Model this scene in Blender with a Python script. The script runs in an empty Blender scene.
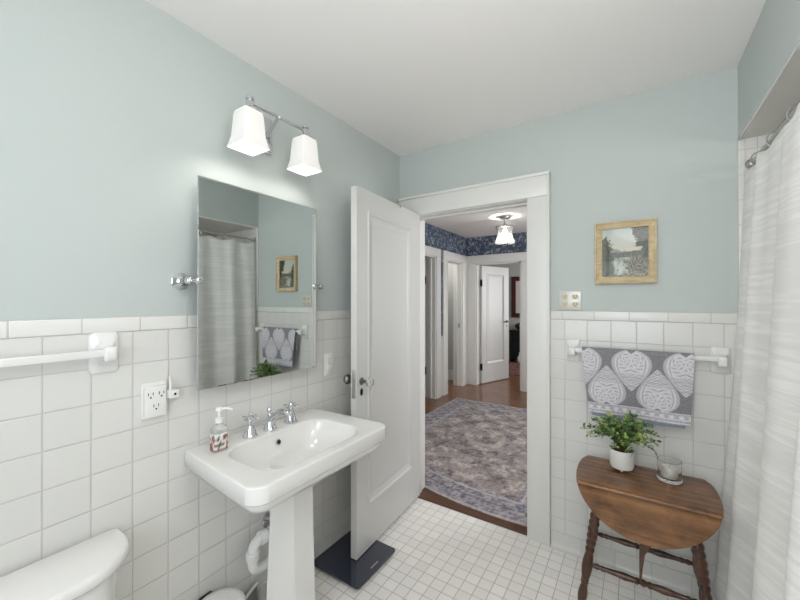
import bpy, bmesh, math, random
from mathutils import Vector, Matrix, noise
PI = math.pi
R = math.radians
C = bpy.context.scene.collection
sc = bpy.context.scene

# ------------------------------------------------------------------ camera, world, lights, exposure
cam = bpy.data.cameras.new('camera'); cam.lens = 16.11; cam.sensor_width = 36; cam.clip_start = .02
co = bpy.data.objects.new('camera', cam); C.objects.link(co)
co.location = (0, 0, 1.376); co.rotation_euler = (R(90.23), 0, R(33.357)); sc.camera = co

w = bpy.data.worlds.new('world'); sc.world = w; w.use_nodes = True
w.node_tree.nodes['Background'].inputs[0].default_value = (.75, .86, 1, 1)
w.node_tree.nodes['Background'].inputs[1].default_value = 1.0

def area(name, loc, rot, sx, sy, power, col=(1, 1, 1)):
    l = bpy.data.lights.new(name, 'AREA'); l.shape = 'RECTANGLE'; l.size = sx; l.size_y = sy
    l.energy = power; l.color = col
    o = bpy.data.objects.new(name, l); C.objects.link(o); o.location = loc; o.rotation_euler = rot
    return o
def point(name, loc, power, col=(1, 1, 1), r=.03):
    l = bpy.data.lights.new(name, 'POINT'); l.energy = power; l.color = col; l.shadow_soft_size = r
    o = bpy.data.objects.new(name, l); C.objects.link(o); o.location = loc
    return o
# daylight through the window behind the camera
area('window_light', (-.22, -.72, 1.55), (R(90), 0, R(-6)), 1.1, 1.4, 21, (.92, .96, 1))
area('hall_fill_light', (.56, 3.6, 1.5), (0, R(90), 0), 1.3, 1.5, 38, (.96, .98, 1))  # unseen fill added to brighten the hall
area('bedroom_fill_light', (-.05, 7.2, 1.5), (0, R(90), 0), 1.3, 1.4, 36, (.98, .99, 1))  # fill added out of view to lighten the bedroom

point('bathroom_fill_light', (0.0, .45, 2.12), 13, (1, .975, .945), .2)  # added fill without a fixture, lifts the ceiling and far wall
point('alcove_fill_light', (.80, .85, 1.98), 5, (1, .985, .96), .08)  # added fill, no lamp here; brightens the soffit and the curtain
point('corridor_fill_light', (-3.0, 5.2, 2.1), 12, (1, .97, .93), .1)  # fixtureless fill added to lighten the side corridor
sc.view_settings.view_transform = 'Standard'
sc.view_settings.look = 'None'
sc.view_settings.gamma = 1
sc.view_settings.use_curve_mapping = False
sc.view_settings.exposure = 0.12
sc.cycles.max_bounces = 14
sc.cycles.diffuse_bounces = 8
sc.cycles.use_denoising = True

# ------------------------------------------------------------------ node helpers
def s2l(c):
    return tuple((v/12.92 if v <= .04045 else ((v+.055)/1.055)**2.4) for v in (x/255 for x in c)) + (1,)
class NT:
    def __init__(s, name):
        s.m = bpy.data.materials.new(name); s.m.use_nodes = True
        s.t = s.m.node_tree; s.b = s.t.nodes['Principled BSDF']; s.L = s.t.links
    def n(s, k, **kw):
        x = s.t.nodes.new(k)
        for a, v in kw.items(): setattr(x, a, v)
        return x
    def _in(s, sock, v):
        if hasattr(v, 'is_output') or isinstance(v, bpy.types.NodeSocket): s.L.new(v, sock)
        elif v is not None: sock.default_value = v
    def math(s, op, a, b=None, c=None, clamp=False):
        x = s.n('ShaderNodeMath', operation=op, use_clamp=clamp)
        s._in(x.inputs[0], a); s._in(x.inputs[1], b)
        if c is not None: s._in(x.inputs[2], c)
        return x.outputs[0]
    def xyz(s):
        tc = s.n('ShaderNodeTexCoord'); sp = s.n('ShaderNodeSeparateXYZ'); s.L.new(tc.outputs['Object'], sp.inputs[0])
        s.obj = tc.outputs['Object']; return sp.outputs
    def ramp(s, f, stops, interp='LINEAR'):
        x = s.n('ShaderNodeValToRGB'); s.L.new(f, x.inputs[0]); x.color_ramp.interpolation = interp
        e = x.color_ramp.elements
        while len(e) < len(stops): e.new(.5)
        for i, (p, c) in enumerate(stops): e[i].position = p; e[i].color = c
        return x.outputs[0]
    def mix(s, f, a, b, mode='MIX'):
        x = s.n('ShaderNodeMix', data_type='RGBA', blend_type=mode)
        s._in(x.inputs[0], f); s._in(x.inputs[6], a); s._in(x.inputs[7], b); return x.outputs[2]
    def noise(s, scale, detail=3, vec=None, rough=.5, dist=0):
        x = s.n('ShaderNodeTexNoise'); x.inputs['Scale'].default_value = scale; x.inputs['Detail'].default_value = detail
        x.inputs['Roughness'].default_value = rough; x.inputs['Distortion'].default_value = dist
        if vec is None:
            if not hasattr(s, 'obj'): s.xyz()
            vec = s.obj
        s.L.new(vec, x.inputs['Vector']); return x.outputs[0]
    def scaled(s, v):
        if not hasattr(s, 'obj'): s.xyz()
        x = s.n('ShaderNodeMapping'); s.L.new(s.obj, x.inputs[0]); x.inputs['Scale'].default_value = v; return x.outputs[0]
    def bump(s, h, dist, strength=1):
        x = s.n('ShaderNodeBump'); x.inputs['Distance'].default_value = dist; x.inputs['Strength'].default_value = strength
        s.L.new(h, x.inputs['Height']); s.L.new(x.outputs[0], s.b.inputs['Normal'])
    def col(s, v): s._in(s.b.inputs['Base Color'], v)
    def rough(s, v): s._in(s.b.inputs['Roughness'], v)

def plain(name, c, rough=.5, metal=0, bumpy=None, var=.0, trans=0, ior=None, emit=None, coat=0, sheen=0):
    t = NT(name)
    n = t.noise(6 if not bumpy else bumpy[0], 3)
    if var:
        a = tuple(min(1, x*(1+var)) for x in s2l(c)[:3])+(1,); b = tuple(x*(1-var) for x in s2l(c)[:3])+(1,)
        t.col(t.ramp(n, [(.3, b), (.7, a)]))
    else: t.col(s2l(c))
    t.rough(rough); t.b.inputs['Metallic'].default_value = metal
    if bumpy: t.bump(n, bumpy[1])
    if trans: t.b.inputs['Transmission Weight'].default_value = trans
    if ior: t.b.inputs['IOR'].default_value = ior
    if coat: t.b.inputs['Coat Weight'].default_value = coat
    if sheen: t.b.inputs['Sheen Weight'].default_value = sheen
    if emit:
        t.b.inputs['Emission Color'].default_value = s2l(emit[0]); t.b.inputs['Emission Strength'].default_value = emit[1]
    return t.m

def tile_mat(name, ua, va, size_u, size_v, off_u, off_v, c, grout, gw=.0011, rough=.22, bump=.0012, var=.02, stagger=None):
    """ceramic tiles: ua/va axis letters, gw half grout width"""
    t = NT(name); o = t.xyz(); ax = {'x': o[0], 'y': o[1], 'z': o[2]}
    ds, ids = [], []
    for a, size, off in ((ua, size_u, off_u), (va, size_v, off_v)):
        if not size: continue
        q = t.math('DIVIDE', t.math('SUBTRACT', ax[a], off), size)
        fr = t.math('FRACT', q); ids.append(t.math('FLOOR', q))
        ds.append(t.math('MULTIPLY', t.math('MINIMUM', fr, t.math('SUBTRACT', 1.0, fr)), size))
    d = ds[0] if len(ds) == 1 else t.math('MINIMUM', ds[0], ds[1])
    mr = t.n('ShaderNodeMapRange', interpolation_type='SMOOTHSTEP'); t.L.new(d, mr.inputs[0])
    mr.inputs[1].default_value = gw*.7; mr.inputs[2].default_value = gw*1.5
    cmb = t.n('ShaderNodeCombineXYZ')
    for i, s_ in enumerate(ids): t.L.new(s_, cmb.inputs[i])
    wn = t.n('ShaderNodeTexWhiteNoise'); t.L.new(cmb.outputs[0], wn.inputs[0])
    c0 = s2l(c); lo = tuple(x*(1-var) for x in c0[:3])+(1,); hi = tuple(min(1, x*(1+var)) for x in c0[:3])+(1,)
    tc = t.mix(wn.outputs[0], lo, hi)
    t.col(t.mix(mr.outputs[0], s2l(grout), tc))
    t.rough(t.math('MULTIPLY_ADD', mr.outputs[0], rough-.8, .8))
    m2 = t.n('ShaderNodeMapRange', interpolation_type='SMOOTHSTEP'); t.L.new(d, m2.inputs[0]); m2.inputs[1].default_value = 0; m2.inputs[2].default_value = gw*3.5
    h = t.math('ADD', m2.outputs[0], t.math('MULTIPLY', t.noise(9, 2), .9))
    t.bump(h, bump)
    return t.m

def wood_mat(name, cd, cl, axis='x', scale=1, rough=.4, plank=None, coat=0, gap=(20, 12, 8)):
    t = NT(name); o = t.xyz()
    sv = {'x': (1.2, 22, 22), 'y': (22, 1.2, 22), 'z': (22, 22, 1.2)}[axis]
    n1 = t.noise(scale, 6, t.scaled(sv), .65, .6)
    n2 = t.noise(7*scale, 5, None, .6, .8)
    f = t.math('MULTIPLY_ADD', n2, .45, t.math('MULTIPLY', n1, .6))
    base = t.ramp(f, [(.36, s2l(cd)), (.68, s2l(cl))])
    if plank:
        u, v, wd, ln = plank
        ax = {'x': o[0], 'y': o[1], 'z': o[2]}
        q = t.math('DIVIDE', ax[v], wd); row = t.math('FLOOR', q); fr = t.math('FRACT', q)
        p = t.math('ADD', t.math('DIVIDE', ax[u], ln), t.math('MULTIPLY', row, .37)); pf = t.math('FRACT', p)
        dd = t.math('MINIMUM', t.math('MULTIPLY', t.math('MINIMUM', fr, t.math('SUBTRACT', 1.0, fr)), wd),
                    t.math('MULTIPLY', t.math('MINIMUM', pf, t.math('SUBTRACT', 1.0, pf)), ln))
        cm = t.n('ShaderNodeCombineXYZ'); t.L.new(row, cm.inputs[0]); t.L.new(t.math('FLOOR', p), cm.inputs[1])
        wn = t.n('ShaderNodeTexWhiteNoise'); t.L.new(cm.outputs[0], wn.inputs[0])
        base = t.mix(t.math('MULTIPLY', wn.outputs[0], .4), base, s2l(cd))
        g = t.math('LESS_THAN', dd, .0012)
        base = t.mix(g, base, s2l(gap))
    t.col(base); t.rough(rough); t.bump(n1, .0004)
    if coat: t.b.inputs['Coat Weight'].default_value = coat; t.b.inputs['Coat Roughness'].default_value = .15
    return t.m

def vcol_mat(name, rough=.9, sheen=0, fuzz=None, coat=0):
    t = NT(name); a = t.n('ShaderNodeAttribute', attribute_name='Col'); t.col(a.outputs[0]); t.rough(rough)
    if sheen: t.b.inputs['Sheen Weight'].default_value = sheen
    if fuzz: t.bump(t.noise(fuzz[0], 2), fuzz[1])
    if coat: t.b.inputs['Coat Weight'].default_value = coat
    return t.m

WALLC = (187, 194, 191)
M = {}
M['paint'] = plain('wall_paint', WALLC, .6, bumpy=(90, .0003))
M['ceiling'] = plain('ceiling_paint', (240, 237, 235), .8, bumpy=(60, .0003))
M['tileL'] = tile_mat('wall_tile_left', 'y', 'z', .1112, .1112, .2967, 1.274, (217, 216, 212), (190, 188, 183))
M['tileF'] = tile_mat('wall_tile_far', 'x', 'z', .1112, .1112, -.3305, 1.274, (217, 216, 212), (190, 188, 183))
M['tileR'] = tile_mat('wall_tile_alcove', 'y', 'z', .1112, .1112, .2967, 1.274, (217, 216, 212), (190, 188, 183))
M['tileS'] = tile_mat('soffit_tile', 'y', 'x', .6, .1112, .3, .386, (215, 213, 208), (170, 168, 163))
M['capL'] = tile_mat('cap_tile_left', 'y', 'z', .1556, 0, .2275, 0, (222, 221, 217), (190, 188, 183))
M['capF'] = tile_mat('cap_tile_far', 'x', 'z', .1585, 0, -.344, 0, (222, 221, 217), (190, 188, 183))
M['baseF'] = tile_mat('base_tile', 'x', 'z', .1556, 0, -.2485, 0, (214, 213, 209), (190, 188, 183))
M['baseL'] = tile_mat('base_tile_left', 'y', 'z', .1556, 0, .2275, 0, (214, 213, 209), (190, 188, 183))
M['floor'] = tile_mat('floor_tile', 'x', 'y', .0638, .0638, -.517, 2.165, (238, 235, 230), (178, 168, 160), gw=.0014, rough=.25, bump=.0008, var=.04)
M['trim'] = plain('white_trim_paint', (220, 219, 215), .35, bumpy=(25, .0003))
M['door'] = plain('white_door_paint', (200, 199, 196), .38, bumpy=(25, .0004))
M['porc'] = plain('white_porcelain', (228, 227, 224), .12, coat=.5)
M['ceramic'] = plain('bright_ceramic', (226, 226, 224), .15, coat=.4)
M['plastic'] = plain('white_plastic', (230, 230, 226), .35)
M['pvc'] = plain('white_pvc', (226, 226, 224), .4)
M['chrome'] = plain('chrome', (215, 217, 220), .12, metal=1)
M['nickel'] = plain('brushed_nickel', (190, 188, 184), .28, metal=1)
M['glassknob'] = plain('faceted_glass_knob', (235, 238, 238), .05, trans=.85, ior=1.5)
M['aged'] = plain('aged_nickel', (128, 124, 118), .3, metal=1)
M['steelplate'] = plain('pale_steel_plate', (205, 203, 198), .4, metal=.35)
M['darkmetal'] = plain('dark_bronze', (40, 34, 30), .4, metal=.8)
M['hole'] = plain('dark_slot', (22, 22, 22), .6)
M['mirror'] = plain('mirror_silver', (218, 222, 221), .01, metal=1)
M['glassclear'] = plain('clear_glass', (255, 255, 255), .03, trans=1, ior=1.45)
M['scale'] = plain('dark_tempered_glass', (36, 42, 58), .10, coat=.6)
M['halllow'] = plain('hall_lower_wall', (205, 204, 200), .6)
M['bedwall'] = plain('bedroom_wall', (186, 188, 184), .7)
M['oak'] = wood_mat('hall_oak_floor', (92, 56, 36), (150, 100, 64), 'x', 1, .3, plank=('x', 'y', .057, .9), coat=.2)
M['sill'] = wood_mat('threshold_wood', (62, 36, 24), (104, 66, 44), 'x', 1, .4)
M['table'] = wood_mat('worn_walnut', (60, 36, 20), (156, 110, 70), 'x', 1.3, .38, coat=.15)
M['tleg'] = wood_mat('turned_walnut', (38, 21, 13), (92, 57, 36), 'z', 2, .35, coat=.2)
M['frame'] = wood_mat('gilt_frame', (172, 150, 112), (216, 198, 160), 'x', 3, .45)
M['redframe'] = plain('dark_red_wood', (70, 32, 24), .45)
M['mat'] = plain('picture_mat', (214, 208, 200), .8)
M['cab'] = plain('black_cabinet', (20, 24, 27), .4)
M['opal'] = plain('opal_glass', (214, 212, 208), .35, emit=((255, 252, 247), .26))
M['bulb'] = plain('lit_bulb', (255, 255, 255), .4, emit=((255, 246, 232), 4))
M['towelback'] = plain('pale_blue_terry', (176, 190, 200), .95, bumpy=(260, .002), sheen=.3)
M['pot'] = plain('white_pot', (226, 226, 222), .4, bumpy=(40, .0006))
M['soil'] = plain('brown_moss', (62, 44, 30), .95, bumpy=(90, .004), var=.4)
M['stem'] = plain('stem', (74, 70, 42), .7)
M['wax'] = plain('cream_wax', (236, 232, 222), .5, bumpy=(30, .0005))
M['bristle'] = plain('grey_bristles', (150, 146, 140), .8, var=.3)
M['black'] = plain('black_plastic', (18, 18, 19), .4)
M['ivory'] = plain('ivory_receptacle', (206, 196, 166), .4)
M['litglass'] = plain('fluted_glass', (250, 250, 250), .06, trans=.96, ior=1.2)
M['clearplastic'] = plain('frosted_clear_plastic', (238, 240, 238), .18, trans=.6, ior=1.3)

def leafmat():
    t = NT('leaf_green'); n = t.noise(28, 2)
    t.col(t.ramp(n, [(.32, s2l((58, 88, 56))), (.5, s2l((104, 138, 80))), (.66, s2l((186, 200, 118)))])); t.rough(.5)
    return t.m
M['leaf'] = leafmat()

def wallpaper():
    t = NT('blue_floral_wallpaper'); t.xyz()
    a = t.noise(11, 3, None, .6, 1.8); b = t.noise(28, 3, None, .6, 1.0)
    f = t.math('MULTIPLY_ADD', b, .45, t.math('MULTIPLY', a, .6))
    t.col(t.ramp(f, [(.50, s2l((62, 73, 92))), (.56, s2l((90, 102, 120))), (.60, s2l((146, 153, 164))), (.68, s2l((176, 182, 188)))]))
    t.rough(.7); return t.m
M['wallpaper'] = wallpaper()

def curtain_mat():
    t = NT('woven_white_curtain'); t.xyz()
    n = t.noise(1, 5, t.scaled((4, 4, 75)), .6, .3); n2 = t.noise(1, 3, t.scaled((3, 3, 12)), .5)
    f = t.math('MULTIPLY_ADD', n2, .35, t.math('MULTIPLY', n, .7))
    t.col(t.ramp(f, [(.45, s2l((234, 233, 230))), (.53, s2l((239, 238, 235))), (.60, s2l((248, 247, 245)))])); t.rough(.85)
    t.bump(n, .0003); t.b.inputs['Sheen Weight'].default_value = .2
    tr = t.n('ShaderNodeBsdfTranslucent'); tr.inputs[0].default_value = s2l((236, 235, 232))
    mx_ = t.n('ShaderNodeMixShader'); mx_.inputs[0].default_value = .14
    t.L.new(t.b.outputs[0], mx_.inputs[1]); t.L.new(tr.outputs[0], mx_.inputs[2])
    t.L.new(mx_.outputs[0], t.t.nodes['Material Output'].inputs['Surface'])
    return t.m
M['curtain'] = curtain_mat()
M['towel'] = vcol_mat('patterned_towel', .95, .3, (400, .002))
M['print'] = vcol_mat('landscape_print', .5, coat=.3)
M['rug'] = vcol_mat('faded_rug_pile', .95, .2, (160, .004))
M['label'] = vcol_mat('printed_label', .4)
t_ = NT('bedroom_rug'); t_.col(t_.ramp(t_.noise(9, 4, None, .6, 1), [(.4, s2l((86, 50, 48))), (.55, s2l((132, 92, 84))), (.65, s2l((70, 60, 68)))])); t_.rough(.95); M['redrug'] = t_.m

# ------------------------------------------------------------------ mesh helpers
def link(name, bm, mats, parent=None, smooth=None, loc=None):
    me = bpy.data.meshes.new(name)
    bmesh.ops.recalc_face_normals(bm, faces=bm.faces)
    bm.to_mesh(me); bm.free()
    for m in (mats if isinstance(mats, (list, tuple)) else [mats]): me.materials.append(m)
    if smooth is not None:
        me.polygons.foreach_set('use_smooth', [True]*len(me.polygons))
        me.set_sharp_from_angle(angle=R(smooth))
    o = bpy.data.objects.new(name, me); C.objects.link(o)
    if parent is not None:
        o.parent = parent
        o.matrix_parent_inverse = world_of(parent).inverted()   # builders work in world coordinates: keep them there
    return o
def world_of(o):
    m = Matrix.Translation(o.location) @ o.rotation_euler.to_matrix().to_4x4()
    return world_of(o.parent) @ o.matrix_parent_inverse @ m if o.parent else m
def NB(): return bmesh.new()
def box(bm, x0, x1, y0, y1, z0, z1, mi=0, bev=0, seg=2):
    vs = [bm.verts.new((x, y, z)) for x in (x0, x1) for y in (y0, y1) for z in (z0, z1)]
    fs = [bm.faces.new([vs[i] for i in q]) for q in ((0, 1, 3, 2), (4, 6, 7, 5), (0, 4, 5, 1), (2, 3, 7, 6), (0, 2, 6, 4), (1, 5, 7, 3))]
    for f in fs: f.material_index = mi
    if bev:
        es = {e for f in fs for e in f.edges}
        r = bmesh.ops.bevel(bm, geom=list(es), offset=bev, segments=seg, affect='EDGES', profile=.5)
        for f in r['faces']: f.material_index = mi
    return fs
def xform(bm, start, mat):
    bm.verts.ensure_lookup_table()
    for v in bm.verts[start:]: v.co = mat @ v.co
def ring_loft(bm, rings, cap0=True, cap1=True, mi=0, close=True):
    vr = [[bm.verts.new(p) for p in r] for r in rings]
    n = len(vr[0])
    for a, b in zip(vr, vr[1:]):
        for i in range(n if close else n-1):
            j = (i+1) % n
            bm.faces.new((a[i], a[j], b[j], b[i])).material_index = mi
    if cap0: bm.faces.new(vr[0][::-1]).material_index = mi
    if cap1: bm.faces.new(vr[-1]).material_index = mi
    return vr
def frame_of(d):
    d = Vector(d).normalized(); u = d.orthogonal().normalized()
    if abs(d.z) < .95: u = Vector((0, 0, 1)).cross(d).normalized()
    return u, d.cross(u)
def lathe(bm, prof, base, axis=(0, 0, 1), n=24, cap=True, mi=0):
    """prof: (radius, height along axis)"""
    base = Vector(base); ax = Vector(axis).normalized(); u, v = frame_of(ax)
    rings = []
    for r, h in prof:
        r = max(r, 1e-4)
        rings.append([base+ax*h+(u*math.cos(2*PI*k/n)+v*math.sin(2*PI*k/n))*r for k in range(n)])
    return ring_loft(bm, rings, cap, cap, mi)
def tube(bm, pts, rad, n=12, mi=0, cap=True):
    pts = [Vector(p) for p in pts]; rings = []
    u = None
    for i, p in enumerate(pts):
        d = (pts[min(i+1, len(pts)-1)]-pts[max(i-1, 0)]).normalized()
        if u is None: u, v = frame_of(d)
        else:
            u = (u-d*u.dot(d)).normalized(); v = d.cross(u)
        r = rad[i] if isinstance(rad, (list, tuple)) else rad
        rings.append([p+(u*math.cos(2*PI*k/n)+v*math.sin(2*PI*k/n))*r for k in range(n)])
    ring_loft(bm, rings, cap, cap, mi)
def spline(pts, k=6):
    P = [Vector(p) for p in pts]; P = [P[0]*2-P[1]]+P+[P[-1]*2-P[-2]]; out = []
    for i in range(1, len(P)-2):
        for s in range(k):
            t = s/k; a, b, c, d = P[i-1:i+3]
            out.append(.5*((2*b)+(c-a)*t+(2*a-5*b+4*c-d)*t*t+(3*b-a-3*c+d)*t**3))
    out.append(P[-2]); return out
def rrect(x0, x1, y0, y1, r, z, k=6):
    rs = r if isinstance(r, (list, tuple)) else [r]*4   # corners: (x1,y1),(x0,y1),(x0,y0),(x1,y0)
    out = []
    for (cx, cy, sx, sy, a0), rr in zip(((x1, y1, -1, -1, 0), (x0, y1, 1, -1, 90), (x0, y0, 1, 1, 180), (x1, y0, -1, 1, 270)), rs):
        for i in range(k+1):
            a = R(a0+90*i/k); out.append(Vector((cx+sx*rr+rr*math.cos(a), cy+sy*rr+rr*math.sin(a), z)))
    return out
def struct(name, bm, m, parent=None, smooth=None):
    o = link(name, bm, m, parent, smooth)
    if parent is None: o['kind'] = 'structure'
    return o
def thing(name, label, cat, loc=(0, 0, 0), group=None):
    o = bpy.data.objects.new(name, None); C.objects.link(o); o.location = loc; o.empty_display_size = .05
    return tag(o, label, cat, group)
def tag(o, label, cat, group=None):
    o['label'] = label; o['category'] = cat
    if group: o['group'] = group
    return o
def setcols(o, fn):
    me = o.data; ca = me.color_attributes.new('Col', 'FLOAT_COLOR', 'POINT')
    for i, v in enumerate(me.vertices):
        c = fn(i, v.co); ca.data[i].color = (c[0], c[1], c[2], 1)
def lin(c): return s2l(c)[:3]
def mixc(a, b, t):
    t = max(0, min(1, t)); return tuple(a[i]*(1-t)+b[i]*t for i in range(3))
def fbm(x, y, z=0, o=4): return noise.fractal(Vector((x, y, z)), .6, 2.0, o)

XL, YF, XR, ZC, YB = -1.43, 2.171, .386, 2.435, -.62
DX0, DX1, DZ = -1.303, -.534, 1.972
CAPB, CAPT = 1.274, 1.323
WT = .14
# ------------------------------------------------------------------ the bathroom shell
b = NB(); box(b, XL-.1, .386+.8, YB-.1, YF-.001, -.05, 0); struct('floor', b, M['floor'])
b = NB(); box(b, XL-.1, 1.2, YB-.1, YF+.02, ZC, ZC+.06); struct('ceiling', b, M['ceiling'])
b = NB()
box(b, XL-.1, XL, YB-.1, YF+WT, 0, CAPT-.002, 0); box(b, XL-.1, XL-.008, YB-.1, YF+WT, CAPT-.002, ZC, 1)
struct('wall_left', b, [M['tileL'], M['paint']])
b = NB()
y0, y1 = YF, YF+WT
box(b, XL, DX0-.02, y0, y1, 0, CAPT-.002, 0); box(b, XL-.008, DX0-.02, y0+.008, y1, CAPT-.002, ZC, 1)
box(b, DX1+.02, XR, y0, y1, 0, CAPT-.002, 0); box(b, DX1+.02, XR, y0+.008, y1, CAPT-.002, ZC, 1)
box(b, DX0-.02, DX1+.02, y0+.008, y1, DZ+.02, ZC, 1)
box(b, XR, 1.2, y0, y1, 0, ZC, 0)
struct('wall_far', b, [M['tileF'], M['paint']])
b = NB()
box(b, XR, 1.2, YB, YF-.0005, 2.10, ZC-.001, 0)
b.faces.ensure_lookup_table()
for f in b.faces:
    f.normal_update()
    if abs(f.calc_center_median().z-2.10) < 1e-3: f.material_index = 1
struct('wall_right', b, [M['paint'], M['tileS']])
b = NB(); box(b, 1.15, 1.2, YB, YF-.0005, 0, 2.099); struct('wall_alcove', b, M['tileR'])
# back wall behind the camera, with its window opening
b = NB()
wx0, wx1, wz0, wz1 = -.9, .34, .85, 2.25
box(b, XL-.1, wx0, YB-.1, YB, 0, ZC, 0); box(b, wx1, 1.2, YB-.1, YB, 0, ZC, 0)
box(b, wx0, wx1, YB-.1, YB, 0, wz0, 0); box(b, wx0, wx1, YB-.1, YB, wz1, ZC, 0)
struct('wall_back', b, M['paint'])
b = NB()
for x in (wx0, (wx0+wx1)/2-.02, wx1-.04): box(b, x, x+.04, YB-.07, YB-.03, wz0, wz1, bev=.003)
for z in (wz0, (wz0+wz1)/2-.02, wz1-.04): box(b, wx0, wx1, YB-.07, YB-.03, z, z+.04, bev=.003)
struct('window_1', b, M['trim'])

# tile caps, bullnose edges and the base row
b = NB(); box(b, XL-.009, XL+.005, YB, YF, CAPB+.001, CAPT, bev=.004, seg=3); struct('trim_1', b, M['capL'], smooth=40)
b = NB(); box(b, DX1+.131, XR, YF-.005, YF+.009, CAPB+.001, CAPT, bev=.004, seg=3); struct('trim_2', b, M['capF'], smooth=40)
b = NB(); box(b, XR-.002, XR+.022, YF-.006, YF+.004, 0, 2.10, bev=.004, seg=3); struct('trim_3', b, M['tileR'], smooth=40)
b = NB(); box(b, XR-.004, XR+.006, YB, YF-.002, 2.094, 2.106, bev=.003); struct('trim_4', b, M['ceramic'], smooth=40)
b = NB()
def cove(b, fn, a0, a1):
    prof = [(0, .085), (.006, .084), (.007, .03), (.011, .014), (.02, .003), (.034, 0), (0, 0)]
    rings = [[fn(a, d, z) for d, z in prof] for a in (a0, a1)]
    ring_loft(b, rings)
cove(b, lambda a, d, z: (a, YF-d, z), DX1+.131, XR+.3); struct('baseboard_far', b, M['baseF'], smooth=50)
b = NB(); cove(b, lambda a, d, z: (XL+d, a, z), YB, YF-.03); struct('baseboard_left', b, M['baseL'], smooth=50)

# door jamb and casing of the bathroom doorway
b = NB()
box(b, DX0-.02, DX0, YF-.004, YF+WT+.004, 0, DZ); box(b, DX1, DX1+.02, YF-.004, YF+WT+.004, 0, DZ); box(b, DX0-.02, DX1+.02, YF-.004, YF+WT+.004, DZ, DZ+.02)
box(b, DX0, DX0+.012, YF+.045, YF+.08, 0, DZ-.012, bev=.002); box(b, DX1-.012, DX1, YF+.045, YF+.08, 0, DZ-.012, bev=.002); box(b, DX0, DX1, YF+.045, YF+.08, DZ-.012, DZ, bev=.002)
struct('trim_5', b, M['trim'], smooth=40)
b = NB(); T = 2.108
box(b, DX0-.118, DX0-.006, YF-.024, YF+.007, 0, DZ+.006, bev=.004)
box(b, DX1+.006, DX1+.124, YF-.024, YF+.007, 0, DZ+.006, bev=.004)
box(b, DX0-.118, DX1+.124, YF-.0242, YF+.007, DZ+.0065, T-.012, bev=.004)
box(b, DX0-.1225, DX1+.131, YF-.034, YF+.007, T-.0125, T+.006, bev=.005)
box(b, DX0-.122, DX0-.112, YF-.031, YF+.007, 0, T-.013, bev=.004)
box(b, DX1+.118, DX1+.130, YF-.031, YF+.007, 0, T-.013, bev=.004)
box(b, DX0-.005, DX1+.005, YF-.016, YF, DZ+.004, DZ+.012, bev=.003)
struct('trim_6', b, M['trim'], smooth=40)
b = NB(); box(b, DX0, DX1, YF-.001, YF+WT, -.04, .004, bev=.002); struct('trim_7', b, M['sill'])
# narrow picture of the strike plate on the right jamb
b = NB(); box(b, DX1-.0015, DX1+.001, YF+.008, YF+.032, .90, .965); o = struct('trim_8', b, M['nickel'])

# ------------------------------------------------------------------ bathroom door, standing open
def panel_door(name, L, H, T, panels, mat):
    """leaf from the hinge at the origin along +x, thickness -T..0 in y; panels: (x0,x1,z0,z1)"""
    bm = NB()
    for side in (0, 1):
        y = 0 if side == 0 else -T
        sg = -1 if side == 0 else 1
        xs = sorted({0, L, *[p[0] for p in panels], *[p[1] for p in panels]}); zs = sorted({0, H, *[p[2] for p in panels], *[p[3] for p in panels]})
        for i in range(len(xs)-1):
            for j in range(len(zs)-1):
                cx, cz = (xs[i]+xs[i+1])/2, (zs[j]+zs[j+1])/2
                pn = [p for p in panels if p[0] < cx < p[1] and p[2] < cz < p[3]]
                def rect(o, d): return [Vector((xs[i]+o, y+sg*d, zs[j]+o)), Vector((xs[i+1]-o, y+sg*d, zs[j]+o)), Vector((xs[i+1]-o, y+sg*d, zs[j+1]-o)), Vector((xs[i]+o, y+sg*d, zs[j+1]-o))]
                if not pn:
                    bm.faces.new([bm.verts.new(p) for p in rect(0, 0)])
                else:
                    rs = [rect(0, 0), rect(.004, -.005), rect(.018, -.004), rect(.026, .002), rect(.046, .010), rect(.056, .0115), rect(.066, .009)]
                    ring_loft(bm, rs, cap0=False, cap1=True)
    for q in (((0, 0), (0, H)), ((L, 0), (L, H))):
        (x, z0), (_, z1) = q
        bm.faces.new([bm.verts.new(p) for p in ((x, 0, z0), (x, -T, z0), (x, -T, z1), (x, 0, z1))])
    for z in (0, H): bm.faces.new([bm.verts.new(p) for p in ((0, 0, z), (L, 0, z), (L, -T, z), (0, -T, z))])
    bmesh.ops.remove_doubles(bm, verts=bm.verts, dist=1e-5)
    o = link(name, bm, mat)
    return o
def child(o, parent):   # o built in parent's local frame
    o.parent = parent; return o
def local(name, bm, m, parent, smooth=40):
    o = link(name, bm, m, None, smooth); o.parent = parent; return o

# local frame: +x from hinge to latch, +y side faces the room's right (x-) ...
d1 = panel_door('door_1', .731, 1.955, .038, [(.112, .633, .225, 1.845)], M['door'])
d1['kind'] = 'structure'; d1.location = (-1.2605, 2.168, .027); d1.rotation_euler = (0, 0, R(-86.6))
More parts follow.
